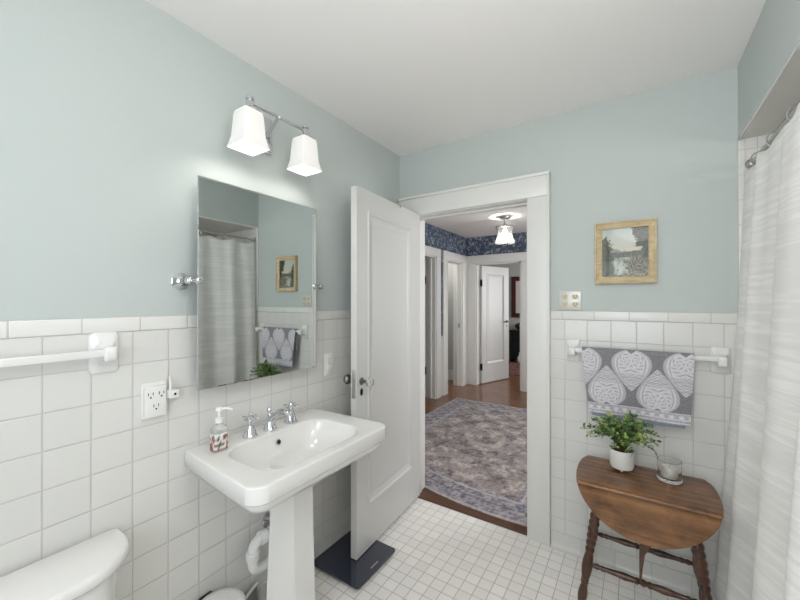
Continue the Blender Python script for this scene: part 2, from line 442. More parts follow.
# rotated -90: local +x -> world -y ; local +y -> world +x ; faces at y=0 -> x=-1.2165
d1['label'] = 'white one-panel bathroom door standing open beside the sink'
b = NB(); lathe(b, [(.019, 0), (.021, .003), (.017, .006), (.009, .009), (.008, .034), (.011, .038)], (.69, 0, .925), (0, 1, 0), 20)
k = local('door_knob', b, M['aged'], d1)
b = NB(); lathe(b, [(.012, .036), (.022, .042), (.027, .052), (.027, .058), (.021, .067), (.006, .071)], (.69, 0, .925), (0, 1, 0), 8)
gk = link('knob_grip', b, M['glassknob'], None, 20); gk.parent = k
b = NB(); lathe(b, [(.019, 0), (.021, .003), (.017, .006), (.009, .009), (.008, .034), (.022, .042), (.027, .052), (.027, .058), (.021, .067), (.006, .071)], (.69, -.038, .925), (0, -1, 0), 12)
local('door_knob', b, M['aged'], d1)
b = NB(); lathe(b, [(.011, 0), (.012, .002), (.009, .004)], (.69, 0, .868), (0, 1, 0), 16)
for v in b.verts: v.co.z = .868+(v.co.z-.868)*1.7
local('keyhole_plate', b, M['darkmetal'], d1)
b = NB(); box(b, .7305, .7322, -.031, -.007, .84, .99, bev=.0008); box(b, .732, .738, -.024, -.013, .92, .945, bev=.001)
local('latch_plate', b, M['nickel'], d1)
b = NB(); lathe(b, [(.004, 0), (.006, .003), (.002, .01), (.0025, .016)], (.30, -.01, 1.955), (0, 0, 1), 10); tube(b, [(.30, -.01, 1.958), (.30, .012, 1.955), (.30, .016, 1.935), (.30, .022, 1.94)], .003, 8)
local('robe_hook', b, M['nickel'], d1)
for z in (.2, 1.72):
    b = NB(); lathe(b, [(.006, 0), (.006, .09)], (-.004, -.002, z), (0, 0, 1), 10); local('hinge', b, M['trim'], d1)

# ------------------------------------------------------------------ the hall beyond
HX, HY = -2.36, 5.62
hyn = YF+WT
b = NB(); box(b, -4.2, 1.2, YF+WT+.001, 9.4, -.05, 0); struct('floor', b, M['oak']).name = 'floor_hall'
b = NB(); box(b, -4.2, 1.2, YF+.02, 9.4, ZC+.001, ZC+.06); o = struct('ceiling_hall', b, M['ceiling'])
def wallbox(b, x0, x1, ya, yb, z0=0, z1=ZC):
    lo = .87
    if z0 < lo: box(b, x0, x1, ya, yb, z0, min(lo, z1), 1)
    if z1 > lo: box(b, x0, x1, ya, yb, max(lo, z0), z1, 0)
b = NB()
oy = [(3.72, 4.51), (4.86, 5.42)]
for ya, yb in ((hyn, 3.72), (4.51, 4.86), (5.42, 5.72)): wallbox(b, HX-.14, HX, ya, yb)
for ya, yb in oy: wallbox(b, HX-.14, HX, ya, yb, 2.01, ZC)
struct('wall_hall_left', b, [M['wallpaper'], M['halllow']])
b = NB()
fx0, fx1 = -2.2, -1.472
wallbox(b, HX, fx0, HY, HY+.13); wallbox(b, fx1, 1.0, HY, HY+.13); wallbox(b, fx0, fx1, HY, HY+.13, 2.0, ZC)
struct('wall_hall_far', b, [M['wallpaper'], M['halllow']])
b = NB(); box(b, HX-1.6, XL-.1, hyn-.1, hyn, 0, ZC); box(b, 1.2, 1.3, YF+WT, 9.4, 0, ZC); struct('wall_hall_near', b, M['halllow'])
b = NB(); box(b, .62, .7, hyn, 3.0, 0, ZC); box(b, .62, .7, 4.2, HY, 0, ZC); box(b, .62, .7, 3.0, 4.2, 0, .8); box(b, .62, .7, 3.0, 4.2, 2.2, ZC); struct('wall_hall_right', b, M['halllow'])
b = NB()
for y in (3.0, 3.58, 4.16): box(b, .64, .68, y, y+.04, .8, 2.2, bev=.003)
for z in (.8, 1.48, 2.16): box(b, .64, .68, 3.0, 4.2, z, z+.04, bev=.003)
struct('added_window_2', b, M['trim'])  # unseen window frame, added to go with the hall fill light
# casings of the hall openings
def casing_y(name, ya, yb, top, wl, wr):
    b = NB()
    box(b, HX-.001, HX+.02, ya-wl, ya, 0, top, bev=.003); box(b, HX-.001, HX+.02, yb, yb+wr, 0, top, bev=.003)
    box(b, HX-.001, HX+.022, ya-wl, yb+wr, top, top+.115, bev=.004)
    box(b, HX-.145, HX+.002, yb-.018, yb+.001, 0, top); box(b, HX-.145, HX+.002, ya-.001, ya+.018, 0, top); box(b, HX-.145, HX+.002, ya, yb, top-.018, top)
    box(b, HX-.1, HX-.06, yb-.03, yb-.017, 0, top-.02, bev=.002)
    return struct(name, b, M['trim'], smooth=40)
casing_y('trim_9', 3.72, 4.51, 2.01, .12, .12)
casing_y('trim_10', 4.86, 5.42, 2.01, .14, .19)
b = NB()
box(b, HX+.001, fx0, HY-.02, HY+.001, 0, 2.0, bev=.003); box(b, fx1, fx1+.125, HY-.02, HY+.001, 0, 2.0, bev=.003)
box(b, HX+.001, fx1+.14, HY-.024, HY+.001, 2.0, 2.13, bev=.004)
box(b, fx0-.001, fx0+.018, HY-.004, HY+.134, 0, 2.0); box(b, fx1-.018, fx1+.001, HY-.004, HY+.134, 0, 2.0); box(b, fx0, fx1, HY-.004, HY+.134, 1.982, 2.0)
struct('trim_11', b, M['trim'], smooth=40)
b = NB(); box(b, -4.1, HX-.16, 5.73, 5.75, 0, .17, bev=.004); struct('baseboard_corridor', b, M['trim'])
b = NB(); box(b, -4.1, HX-.14, 5.75, 5.8, 0, ZC); box(b, -4.2, -4.1, 3.0, 5.8, 0, ZC); box(b, -4.1, HX-.14, 4.64, 4.72, 0, ZC); box(b, -4.1, HX-.14, 3.5, 3.6, 0, ZC); struct('wall_corridor', b, M['bedwall'])
b = NB(); box(b, HX-.06, HX-.03, 5.4, 5.403, .95, 1.02); struct('trim_12', b, M['nickel'])
# doors off the hall
d2 = panel_door('door_2', .74, 1.97, .035, [(.12, .62, .22, 1.86)], M['door'])
d2['kind'] = 'structure'; d2.location = (HX-.16, 4.475, .01); d2.rotation_euler = (0, 0, R(180+0))
for z in (.33, 1.62):
    b = NB(); box(b, -.02, .012, 0, .012, z, z+.1, bev=.002); lathe(b, [(.008, -.01), (.008, .11)], (-.006, .012, z), (0, 0, 1), 10); local('hinge', b, M['darkmetal'], d2)
d3 = panel_door('door_3', .72, 1.96, .035, [(.12, .60, .30, 1.84)], M['door'])
d3['kind'] = 'structure'; d3.location = (fx0+.03, HY+.12, .012); d3.rotation_euler = (0, 0, math.atan2(.7, .25))
for z in (.22, 1.62):
    b = NB(); box(b, -.004, .012, -.036, .004, z, z+.1, bev=.002); lathe(b, [(.010, -.01), (.010, .11)], (-.006, -.038, z), (0, 0, 1), 10); local('hinge', b, M['darkmetal'], d3)
b = NB(); lathe(b, [(.024, 0), (.024, .005), (.009, .008), (.009, .035)], (.66, -.035, 1.01), (0, -1, 0), 16); tube(b, [(.66, -.072, 1.01), (.60, -.075, 1.01), (.55, -.072, 1.005)], .009, 8); lathe(b, [(.012, 0), (.012, .004)], (.66, -.035, .93), (0, -1, 0), 12)
local('door_handle', b, M['darkmetal'], d3)

# bedroom
b = NB(); box(b, -4.2, 1.2, 8.6, 8.7, 0, ZC); box(b, -3.6, -3.5, 5.8, 8.6, 0, ZC); struct('wall_bedroom', b, M['bedwall'])
b = NB(); box(b, -3.2, -.6, 6.75, 8.08, .0, .012, bev=.004); tag(link('area_rug', b, M['redrug']), 'dusty red patterned rug on the floor of the room beyond the hall', 'rug')
t = thing('cabinet', 'low black cabinet standing under the framed picture in the far room', 'cabinet', (-2.0, 8.3, 0))
b = NB(); cx0, cx1, cy0, cy1 = -2.42, -1.6, 8.27, 8.58
box(b, cx0, cx0+.03, cy0, cy1, .0, .69, bev=.003); box(b, cx1-.03, cx1, cy0, cy1, .0, .69, bev=.003); box(b, cx0+.03, cx1-.03, cy1-.02, cy1, .04, .69); box(b, cx0+.03, cx1-.03, cy0+.025, cy1-.02, .06, .09)
link('cabinet_body', b, M['cab'], t)
b = NB(); box(b, cx0-.015, cx1+.015, cy0-.015, cy1, .69, .715, bev=.004); link('cabinet_top', b, M['cab'], t)
b = NB(); box(b, cx0+.035, cx1-.035, cy0, cy0+.02, .425, .685, bev=.003); d = link('drawer', b, M['cab'], t)
for xa_, xb_ in ((cx0+.035, -2.012), (-2.008, cx1-.035)):
    b = NB(); box(b, xa_, xb_, cy0, cy0+.02, .05, .42, bev=.003); link('cabinet_door', b, M['cab'], t)
b = NB(); lathe(b, [(.035, .09), (.05, .1), (.062, .14), (.055, .2), (.02, .26), (.016, .31), (.022, .33)], (-2.17, 8.17, -.09)); tag(link('vase', b, M['porc'], None, 50), 'small white vase standing on the floor in front of the black cabinet', 'vase')
b = NB(); lathe(b, [(.05, .715), (.07, .73), (.12, .79), (.125, .83), (.09, .86), (.03, .885), (.012, .90)], (-2.22, 8.42, 0)); tag(link('lidded_bowl', b, M['redframe'], None, 50), 'dark lidded bowl sitting on top of the black cabinet', 'bowl')
t = thing('framed_picture', 'picture in dark red wood frame on the far room wall above black cabinet', 'picture', (-2.05, 8.6, 1.45))
b = NB()
fxa, fxb, fza, fzb = -2.47, -1.65, 1.0, 1.96
for q in ((fxa, fxa+.1, fza, fzb), (fxb-.1, fxb, fza, fzb), (fxa+.1, fxb-.1, fza, fza+.1), (fxa+.1, fxb-.1, fzb-.1, fzb)): box(b, q[0], q[1], 8.565, 8.599, q[2], q[3], bev=.004)
link('frame', b, M['redframe'], t)
b = NB(); box(b, fxa+.1, fxb-.1, 8.585, 8.598, fza+.1, fzb-.1); link('mat_board', b, M['mat'], t)
b = NB(); box(b, fxa+.24, fxb-.24, 8.58, 8.5849, fza+.24, fzb-.24); link('print', b, M['redframe'], t)

# hall rug
b = NB(); nx, ny = 190, 250
rx0, rx1, ry0, ry1 = -2.12, -.42, 2.40, 4.68
grid = []
for j in range(ny+1):
    row = []
    for i in range(nx+1):
        u, v = i/nx, j/ny
        x = rx0+(rx1-rx0)*u
        near = min(2.42, 2.238+.24*(x+.76)**2)
        row.append(b.verts.new((x, near+(ry1-near)*v, .010+.0015*fbm(x*20, v*40))))
    grid.append(row)
for j in range(ny):
    for i in range(nx): b.faces.new((grid[j][i], grid[j][i+1], grid[j+1][i+1], grid[j+1][i]))
r = bmesh.ops.extrude_face_region(b, geom=b.faces[:])
for v in [e for e in r['geom'] if isinstance(e, bmesh.types.BMVert)]: v.co.z = .0045
ro = link('hall_rug', b, M['rug']); tag(ro, 'large faded grey and mauve patterned rug on the hall wood floor', 'rug')
BL, GR, MV, DK, CR = lin((86, 90, 126)), lin((134, 122, 120)), lin((156, 140, 134)), lin((54, 48, 58)), lin((204, 194, 186))
def rugcol(i, p):
    near = min(2.42, 2.238+.24*(p.x+.76)**2); u = (p.x-rx0)/(rx1-rx0); v = (p.y-near)/(ry1-near)
    e = min(u*(rx1-rx0), (1-u)*(rx1-rx0), v*(ry1-near), (1-v)*(ry1-near))
    n1 = fbm(p.x*9, p.y*9, 1); n2 = fbm(p.x*32, p.y*32, 4); n3 = fbm(p.x*3, p.y*3, 9)
    c = mixc(GR, MV, .5+n3)
    mo = math.sin(p.x*19+2.5*n1)*math.sin(p.y*17+2.2*n3)+.6*n2
    c = mixc(c, DK, (mo-.25)*1.6); c = mixc(c, CR, (-mo-.35)*1.6)
    # central medallion
    dx, dy = (u-.5)*1.7, (v-.5)*2.3; rr = math.hypot(dx*1.1, dy)
    c = mixc(c, DK, .6*max(0, 1-abs(rr-.45)/.03)); c = mixc(c, CR, .5*max(0, 1-abs(rr-.2)/.04))
    if e < .26:
        q = .5+.5*math.sin(p.x*42)*math.sin(p.y*42)+n2
        c = mixc(mixc(BL, DK, .35), mixc(CR, BL, .35), q)
        if .215 < e < .235 or e < .02: c = mixc(c, CR, .7)
        if .12 < e < .14: c = mixc(c, DK, .6)
    c = mixc(c, DK, 1.1*max(0, fbm(p.x*55, p.y*55, 33)-.12)); c = mixc(c, CR, .9*max(0, fbm(p.x*48, p.y*48, 43)-.15))
    return mixc(c, GR, .15+.3*max(0, fbm(p.x*5, p.y*5, 20)))
setcols(ro, rugcol)

# hall ceiling lamp
t = thing('ceiling_light', 'flush hall ceiling light with clear fluted glass bell shade', 'ceiling light', (-1.38, 4.45, 2.436))
lx, ly = -1.362, 4.45
b = NB(); lathe(b, [(.065, 2.435), (.07, 2.425), (.062, 2.41), (.02, 2.40), (.012, 2.38), (.012, 2.335), (.05, 2.33), (.075, 2.318), (.078, 2.30), (.07, 2.298)], (lx, ly, 0), n=28); link('canopy', b, M['nickel'], t, 40)
b = NB(); n = 40; rings = []
prof = [(.112, 2.318), (.104, 2.30), (.088, 2.26), (.088, 2.22), (.104, 2.16), (.122, 2.12), (.118, 2.10), (.05, 2.085)]
for rr, z in prof: rings.append([Vector((lx+(rr*(1+.035*math.cos(k*PI)))*math.cos(2*PI*k/n), ly+(rr*(1+.035*math.cos(k*PI)))*math.sin(2*PI*k/n), z)) for k in range(n)])
inner = [[Vector((lx+(p.x-lx)*.965, ly+(p.y-ly)*.965, p.z+.002)) for p in r_] for r_ in rings][::-1]
ring_loft(b, rings+inner, False, False); link('lamp_shade', b, M['litglass'], t, 60)
b = NB(); lathe(b, [(.012, 2.30), (.016, 2.28), (.03, 2.25), (.033, 2.22), (.025, 2.19), (.004, 2.178)], (lx, ly, 0)); link('bulb', b, M['bulb'], t, 60)
b = NB(); lathe(b, [(.05, 2.092), (.045, 2.084), (.012, 2.078), (.008, 2.07), (.004, 2.062)], (lx, ly, 0)); link('finial', b, M['nickel'], t, 60)
point('hall_lamp_light', (lx, ly, 2.17), 24, (1, .95, .88), .05)

# ------------------------------------------------------------------ pedestal sink
SX0, SX1, SY0, SY1, SZ = -1.4275, -.940, .648, 1.350, .812
sink = thing('pedestal_sink', 'white rectangular pedestal sink with chrome faucet on tiled wall', 'sink', (-1.2, .97, 0))
b = NB()
cr = [.055, .012, .012, .055]
def rr_(inset, z): return rrect(SX0, SX1-inset, SY0+inset, SY1-inset, [max(.012, c-inset*.3) for c in cr], z, 8)
bx0, bx1, by0, by1 = -1.306, -.997, .748, 1.240
def bowl(t, z, k=1):
    r = .10*k
    return rrect(bx0+t, bx1-t, by0+t, by1-t, [min(r, .13)]*4, z)
outer = [rr_(.075, .700), rr_(.050, .704), rr_(.030, .716), rr_(.018, .735), rr_(.014, .752), rr_(.004, .7545), rr_(0, .759), rr_(0, .804), rr_(.0015, .8095), rr_(.005, .8115), rr_(.012, .812), rr_(.03, .8118)]
def bowl2(q):
    a_ = q*PI/2; i_ = .135*(1-math.cos(a_))**.9; z_ = .8085-.129*math.sin(a_)
    r_ = .092-.04*q
    return rrect(bx0+i_*.75, bx1-i_, by0+i_*1.25, by1-i_*1.25, r_, z_, 8)
def rr8(i, z): return rrect(SX0, SX1-i, SY0+i, SY1-i, [max(.012, c-i*.3) for c in cr], z, 8)
def rr_fix(r_): return r_
inn = [rrect(bx0-.010, bx1+.010, by0-.010, by1+.010, .096, .8116, 8), rrect(bx0-.004, bx1+.004, by0-.004, by1+.004, .094, .8108, 8)]+[bowl2(k/12) for k in range(12)]+[rrect(bx0+.105, bx1-.142, by0+.178, by1-.178, .025, .6788, 8), rrect(bx0+.125, bx1-.155, by0+.215, by1-.215, .012, .678, 8)]
for r_ in outer:
    for p in r_:
        q = max(0, min(1, (-1.10-p.x)/.33))**1.5
        p.y += .036*q if p.y < 1 else -.012*q
ring_loft(b, outer+inn, True, True)
link('basin', b, M['porc'], sink, 42)
b = NB(); cxs, cys = (bx0+bx1)/2, (by0+by1)/2
lathe(b, [(.022, .679), (.022, .682), (.012, .683)], (cxs, cys, 0)); link('drain', b, M['chrome'], sink, 40)
b = NB(); lathe(b, [(.013, 0), (.0135, .003), (.010, .004)], (-1.292, 1.006, .768), (1, 0, .25), 20); link('overflow_ring', b, M['chrome'], sink, 40)
b = NB(); lathe(b, [(.0095, .0035), (.0095, .0048)], (-1.292, 1.006, .768), (1, 0, .25), 20); link('overflow_hole', b, M['hole'], sink)
# pedestal: faceted column that widens to the foot
b = NB()
def pedr(z, fw, hw, xf, xm, xb):
    y = 1.002; return [Vector(p) for p in ((xf, y-fw, z), (xf, y+fw, z), (xm, y+hw, z), (xb, y+.02, z), (xb, y-.02, z), (xm, y-hw, z))]
rings = [pedr(0, .068, .140, -1.095, -1.213, -1.36), pedr(.035, .068, .140, -1.095, -1.213, -1.36), pedr(.055, .058, .124, -1.112, -1.213, -1.35), pedr(.16, .055, .115, -1.119, -1.213, -1.34), pedr(.45, .050, .098, -1.126, -1.215, -1.32), pedr(.70, .0475, .087, -1.131, -1.217, -1.31), pedr(.72, .0475, .087, -1.131, -1.217, -1.31)]
ring_loft(b, rings)
bmesh.ops.bevel(b, geom=[e for e in b.edges if abs((e.verts[0].co-e.verts[1].co).normalized().z) > .5], offset=.005, segments=2, affect='EDGES')
link('pedestal', b, M['porc'], sink, 35)
# faucet
FX = -1.345; fz = .8120
def base_esc(b, x, y): lathe(b, [(.029, 0), (.0295, .005), (.026, .009), (.021, .024), (.015, .042), (.0115, .058), (.013, .064), (.0115, .07)], (x, y, fz), n=24)
for y in (.907, 1.117):
    b = NB(); base_esc(b, FX, y); h = link('faucet_handle', b, M['chrome'], sink, 45)
    b = NB()
    lathe(b, [(.009, .066), (.012, .072), (.0125, .084), (.007, .089), (.0085, .094), (.005, .099)], (FX, y, fz), n=20)
    for a in (20, 110, 200, 290):
        dx, dy = math.cos(R(a)), math.sin(R(a)); p0 = Vector((FX, y, fz+.079)); 
        tube(b, [p0+Vector((dx, dy, .0))*s for s in (.008, .020, .029, .034, .038)], [.003, .0032, .0036, .0052, .003], 10)
    g = link('cross_grip', b, M['chrome'], h, 45)
y = 1.004
b = NB(); base_esc(b, FX, y)
tube(b, spline([(FX-.002, y, fz+.03), (FX+.014, y, fz+.055), (FX+.06, y, fz+.088), (FX+.105, y, fz+.092), (FX+.13, y, fz+.075), (FX+.137, y, fz+.052)], 6), [.015-.0045*min(1, k_/18) for k_ in range(31)], 14)
h = link('faucet_spout', b, M['chrome'], sink, 45)
b = NB(); lathe(b, [(.004, .05), (.004, .075), (.011, .08), (.012, .088), (.008, .096), (.004, .1)], (FX-.006, y, fz), n=16); g = link('lift_rod', b, M['chrome'], h, 45)
# trap
b = NB()
tx = -1.335
tube(b, spline([(XL+.002, 1.07, .362), (XL+.035, 1.07, .362), (tx-.015, 1.03, .372), (tx, .985, .370), (tx, .945, .368), (tx, .919, .352), (tx, .912, .325), (tx, .912, .29), (tx, .918, .262), (tx, .945, .246), (tx, .99, .246), (tx+.01, 1.01, .27), (tx+.015, 1.015, .40), (tx+.02, 1.01, .68)], 6), .021, 16)
tp = link('drain_trap', b, M['pvc'], sink, 50)
b = NB(); lathe(b, [(.027, 0), (.029, .004), (.029, .03), (.026, .034)], (tx, .912, .300), (0, 0, 1), 12); g = link('slip_nut', b, M['pvc'], tp, 30)
b = NB(); lathe(b, [(.027, 0), (.029, .004), (.029, .03), (.026, .034)], (tx, .945, .368), (.0, 1, .03), 12); g = link('slip_nut', b, M['pvc'], tp, 30)
b = NB(); lathe(b, [(.045, 0), (.045, .004), (.022, .02)], (XL+.0005, 1.07, .362), (1, 0, 0), 20); g = link('escutcheon', b, M['chrome'], tp, 40)
b = NB(); tube(b, [(XL+.01, 1.10, .45), (XL+.05, 1.10, .45), (XL+.06, 1.10, .47), (XL+.065, 1.10, .705)], .006, 8); lathe(b, [(.012, 0), (.012, .03)], (XL+.055, 1.10, .44), (0, 0, 1), 10); link('supply_pipe', b, M['nickel'], sink, 40)

# soap dispenser
t = thing('soap_dispenser', 'clear pump soap bottle with floral label on the left of the sink', 'soap dispenser', (-1.318, .738, .8125))
px, py, pz = -1.318, .757, .8125
def sq(hw, hd, r, z, k=3): return rrect(px-hd, px+hd, py-hw, py+hw, r, z, k)
b = NB(); ring_loft(b, [sq(.024, .018, .006, pz), sq(.026, .02, .007, pz+.004), sq(.026, .02, .007, pz+.082), sq(.023, .017, .008, pz+.092), sq(.012, .012, .0118, pz+.1), sq(.011, .011, .0108, pz+.11)]); link('bottle', b, M['clearplastic'], t, 50)
b = NB(); ring_loft(b, [sq(.0262, .0202, .0075, pz+.006), sq(.0266, .0206, .0075, pz+.007), sq(.0266, .0206, .0075, pz+.068), sq(.0262, .0202, .0075, pz+.069)], False, False)
bmesh.ops.subdivide_edges(b, edges=b.edges[:], cuts=5, use_grid_fill=True)
lb = link('label_wrap', b, M['label'], t, 50)
def lab(i, p):
    n = fbm(p.y*90, p.z*90, p.x*90); m = fbm(p.y*60+9, p.z*60, p.x*60)
    c = lin((232, 228, 222))
    if m > .3: c = lin((140, 44, 56)) if p.z < pz+.045 else lin((70, 98, 70))
    if n > .34: c = lin((62, 92, 64))
    if n < -.42: c = lin((168, 66, 84))
    if p.z < pz+.012: c = lin((150, 66, 66))
    return c
setcols(lb, lab)
b = NB(); lathe(b, [(.0145, .106), (.0145, .124), (.006, .127), (.0045, .13), (.0045, .148), (.012, .15), (.013, .158), (.009, .163)], (px, py, pz), n=18); tube(b, [(px, py, pz+.156), (px+.02, py+.022, pz+.157), (px+.032, py+.034, pz+.15)], .0045, 8); link('pump', b, M['plastic'], t, 50)

# ------------------------------------------------------------------ mirror
t = thing('wall_mirror', 'frameless rectangular tilting mirror above the pedestal sink', 'mirror', (-1.36, .99, 1.44))
mx = -1.357; my0, my1, mz0, mz1 = .697, 1.288, 1.045, 1.846
b = NB()
def mr(i, x): return [Vector((x, my0+i, mz0+i)), Vector((x, my1-i, mz0+i)), Vector((x, my1-i, mz1-i)), Vector((x, my0+i, mz1-i))]
ring_loft(b, [mr(0, mx-.006), mr(0, mx-.0004), mr(.003, mx)]); g_ = link('mirror_glass', b, M['mirror'], t)
b = NB(); box(b, mx-.014, mx-.0063, my0+.02, my1-.02, mz0+.02, mz1-.02, bev=.002); link('backing', b, M['nickel'], t)
for s, ye, yp in ((-1, my0, .672), (1, my1, 1.330)):
    b = NB(); lathe(b, [(.031, 0), (.032, .005), (.026, .010), (.022, .018), (.013, .024), (.010, .05), (.014, .058), (.015, .066), (.012, .075), (.004, .08)], (XL-.008, yp, 1.452), (1, 0, 0), 24)
    tube(b, [(mx-.003, yp, 1.452), (mx-.003, yp-s*.012, 1.452), (mx-.003, ye-s*-.002, 1.452)], .008, 12)
    p = link('pivot_bracket', b, M['chrome'], t, 45)
    b = NB(); lathe(b, [(.013, -.016), (.0145, -.013), (.0145, .004), (.012, .006)], (mx, ye-s*.006, 1.452), (1, 0, 0), 20); g = link('glass_clip', b, M['chrome'], p, 45)

# ------------------------------------------------------------------ vanity light
t = thing('vanity_light', 'chrome two-shade wall light above the mirror', 'wall light', (XL-.008, 1.03, 2.15))
LX = -1.295; VZ = 2.178
b = NB(); box(b, XL-.008, XL+.012, 1.0, 1.07, 2.06, 2.225, bev=.004); box(b, XL+.012, XL+.018, 1.008, 1.062, 2.068, 2.217, bev=.002); link('wall_plate', b, M['chrome'], t, 40)
b = NB(); tube(b, spline([(XL+.01, 1.035, 2.14), (XL+.07, 1.025, 2.155), (LX-.01, 1.012, 2.178), (LX, 1.012, VZ)], 5), .007, 10)
box(b, LX-.007, LX+.007, .862, 1.165, VZ-.006, VZ+.006, bev=.002); lathe(b, [(.008, -.008), (.012, 0), (.008, .010)], (LX, 1.012, VZ)); link('crossbar', b, M['chrome'], t, 40)
def shade(yc, zt, zb):
    rs = []
    for hw, q in ((.028, 0), (.039, .03), (.042, .12), (.045, .4), (.048, .7), (.055, .92), (.060, 1.0)):
        rs.append(rrect(LX-hw, LX+hw, yc-hw, yc+hw, .006, zt+(zb-zt)*q, 3))
    ins = [[Vector((LX+(p.x-LX)*.94, yc+(p.y-yc)*.94, p.z-.001)) for p in r_] for r_ in rs][::-1]
    b = NB(); ring_loft(b, rs+ins[:-1], False, True); return b
for yc in (.868, 1.158):
    s_ = link('lamp_shade', shade(yc-.005, 2.140, 1.991), M['opal'], t, 40)
    b = NB(); lathe(b, [(.038, 2.138), (.038, 2.144), (.024, 2.15), (.017, 2.158), (.013, 2.178), (.012, VZ+.008), (.017, VZ+.010), (.017, VZ+.018), (.010, VZ+.021), (.010, VZ+.026), (.004, VZ+.03)], (LX, yc, 0), n=20); link('shade_holder', b, M['chrome'], t, 40)
    point('vanity_bulb_light', (LX, yc, 2.045), 1.5, (1, .97, .93), .03)

# ------------------------------------------------------------------ towel bars
def bracket(b, o, n, h=.13, w=.078):
    """square ceramic post: o = centre on the wall, n = outward normal ('x' or '-y')"""
    rs = []
    for hw, hh, d in ((w/2, h/2, 0), (w/2, h/2, .006), (w/2*.93, h/2*.95, .009), (w/2*.84, h/2*.88, .011), (.026, .034, .014), (.019, .024, .026), (.016, .020, .045), (.017, .022, .062), (.012, .016, .068)):
        r_ = rrect(-hw, hw, -hh, hh, min(hw, hh)*.35, 0, 3)
        rs.append([Vector((o[0]+d, o[1]+p.x, o[2]+p.y)) if n == 'x' else Vector((o[0]+p.x, o[1]-d, o[2]+p.y)) for p in r_])
    ring_loft(b, rs)
t = thing('towel_bar', 'white ceramic towel bar on the left wall above the toilet', 'towel bar', (XL, .2, 1.21))
for y in (.438, -.25):
    b = NB(); bracket(b, (XL, y, 1.212), 'x'); link('bracket', b, M['ceramic'], t, 50)
b = NB(); box(b, XL+.038, XL+.060, -.24, .44, 1.204, 1.227, bev=.003); link('bar', b, M['ceramic'], t, 40)
t = thing('towel_bar', 'white ceramic towel bar on the far wall holding the patterned towel', 'towel bar', (0, YF, 1.11))
for x in (-.287, .322):
    b = NB(); bracket(b, (x, YF, 1.108), '-y', .12, .072); link('bracket', b, M['ceramic'], t, 50)
b = NB(); tube(b, [(-.285, YF-.05, 1.116), (.32, YF-.05, 1.116)], .0125, 16); link('bar', b, M['ceramic'], t, 50)

# patterned towel folded over the far bar
def towel_shape(name, off, z_bot_l, z_bot_r, x0t, x1t, x0b, x1b, zback):
    b = NB(); nu, nv = 230, 260; yb_ = YF-.05; rr = .0125+off
    L1 = .35; back = zback
    rows = []
    for j in range(nv+1):
        row = []
        for i in range(nu+1):
            u = i/nu; zb = z_bot_l+(z_bot_r-z_bot_l)*u
            zt = 1.116; Lf = zt-zb; La = PI*rr; Lb = zt-back; s = (Lf+La+Lb)*j/nv
            if s < Lf: z = zb+s; y = yb_-rr; q = 1-(s/Lf)
            elif s < Lf+La:
                a = (s-Lf)/rr; y = yb_-rr*math.cos(a); z = zt+rr*math.sin(a); q = 0
            else: z = zt-(s-Lf-La); y = yb_+rr; q = min(1, (s-Lf-La)/.35)
            x = (x0t+(x0b-x0t)*q)*(1-u)+(x1t+(x1b-x1t)*q)*u
            y += (-.006*q*math.sin(u*9+.5)-.004*q) if s < Lf else 0
            row.append(b.verts.new((x, y, z)))
        rows.append(row)
    for j in range(nv):
        for i in range(nu): b.faces.new((rows[j][i], rows[j][i+1], rows[j+1][i+1], rows[j+1][i]))
    o = link(name, b, M['towel'], None, 60)
    sd = o.modifiers.new('thick', 'SOLIDIFY'); sd.thickness = .004; sd.offset = 0
    return o
tw = thing('hand_towel', 'grey and white medallion patterned towel folded over the bar', 'towel', (0, YF-.05, .8))
o = towel_shape('front_fold', .006, .806, .803, -.238, .224, -.205, .208, .90)
wl = Matrix.Translation(tw.location).inverted(); o.parent = tw; o.matrix_parent_inverse = wl
D0, W0, G0 = lin((122, 120, 124)), lin((224, 221, 226)), lin((178, 175, 182))
def towelcol(i, p):
    # u 0..1 left to right, v 0 bottom .. 1 top of the front panel
    u = (p.x+.222)/.438; v = (p.z-.805)/.325
    W, Hh = .43, .325
    X, Y = u*W, v*Hh
    band = v < .16
    n = fbm(p.x*130, p.z*130, 3, 2)
    if band:
        c = mixc(G0, W0, .5+.5*math.sin(p.z*420)); c = mixc(c, D0, .5*max(0, n*2))
        if .075 < v < .12: c = mixc(W0, G0, .5+.5*math.sin(p.x*170))
        return c
    def drop(dx, dy, up):   # ornate teardrop pointing up (up=1) or down (-1); returns <1 inside
        t = dy*up
        # t from -.075 (round end) to .11 (tip)
        if t < -.085+.018*max(0, 1-abs(dx)/.022)**.8 or t > .115: return 9
        q = (t+.085)/.2
        wd = .070*math.sin(PI*min(1, q**.62))**.8*(1 if q < .5 else 1-.15*(q-.5))
        return abs(dx)/max(wd, .004)
    best = 9; cx = cy = 0
    for k in range(-1, 6):
        xc = -.008+k*.1035
        up = 1 if k % 2 else -1
        yc = .13 if up == 1 else .245
        for yy in (yc, yc-.31, yc+.31):
            f = drop(X-xc, Y-yy, up)
            if f < best: best = f; cx, cy = X-xc, (Y-yy)*up
    if best < 1:
        c = W0
        r1 = math.hypot(abs(cx)-.026, cy+.035)
        sp = math.sin(r1*420+2.2*math.atan2(cy+.035, abs(cx)-.026))
        an = math.atan2(cy+.035, abs(cx)-.026)
        c = mixc(W0, D0, .8*max(0, sp*(.55+.6*math.sin(an*7+r1*260)))*(1 if best < .8 else .0))
        if .80 < best < .88: c = G0
        if cy > .03: c = mixc(c, mixc(W0, D0, .5+.5*math.sin(cy*500+abs(cx)*300)), .5)
        return mixc(c, G0, .25+.3*n)
    c = D0
    if best < 1.18: c = mixc(D0, W0, .55)
    return mixc(c, G0, .15+.2*n)
setcols(o, towelcol)
b = NB(); nu = 40; rows = []
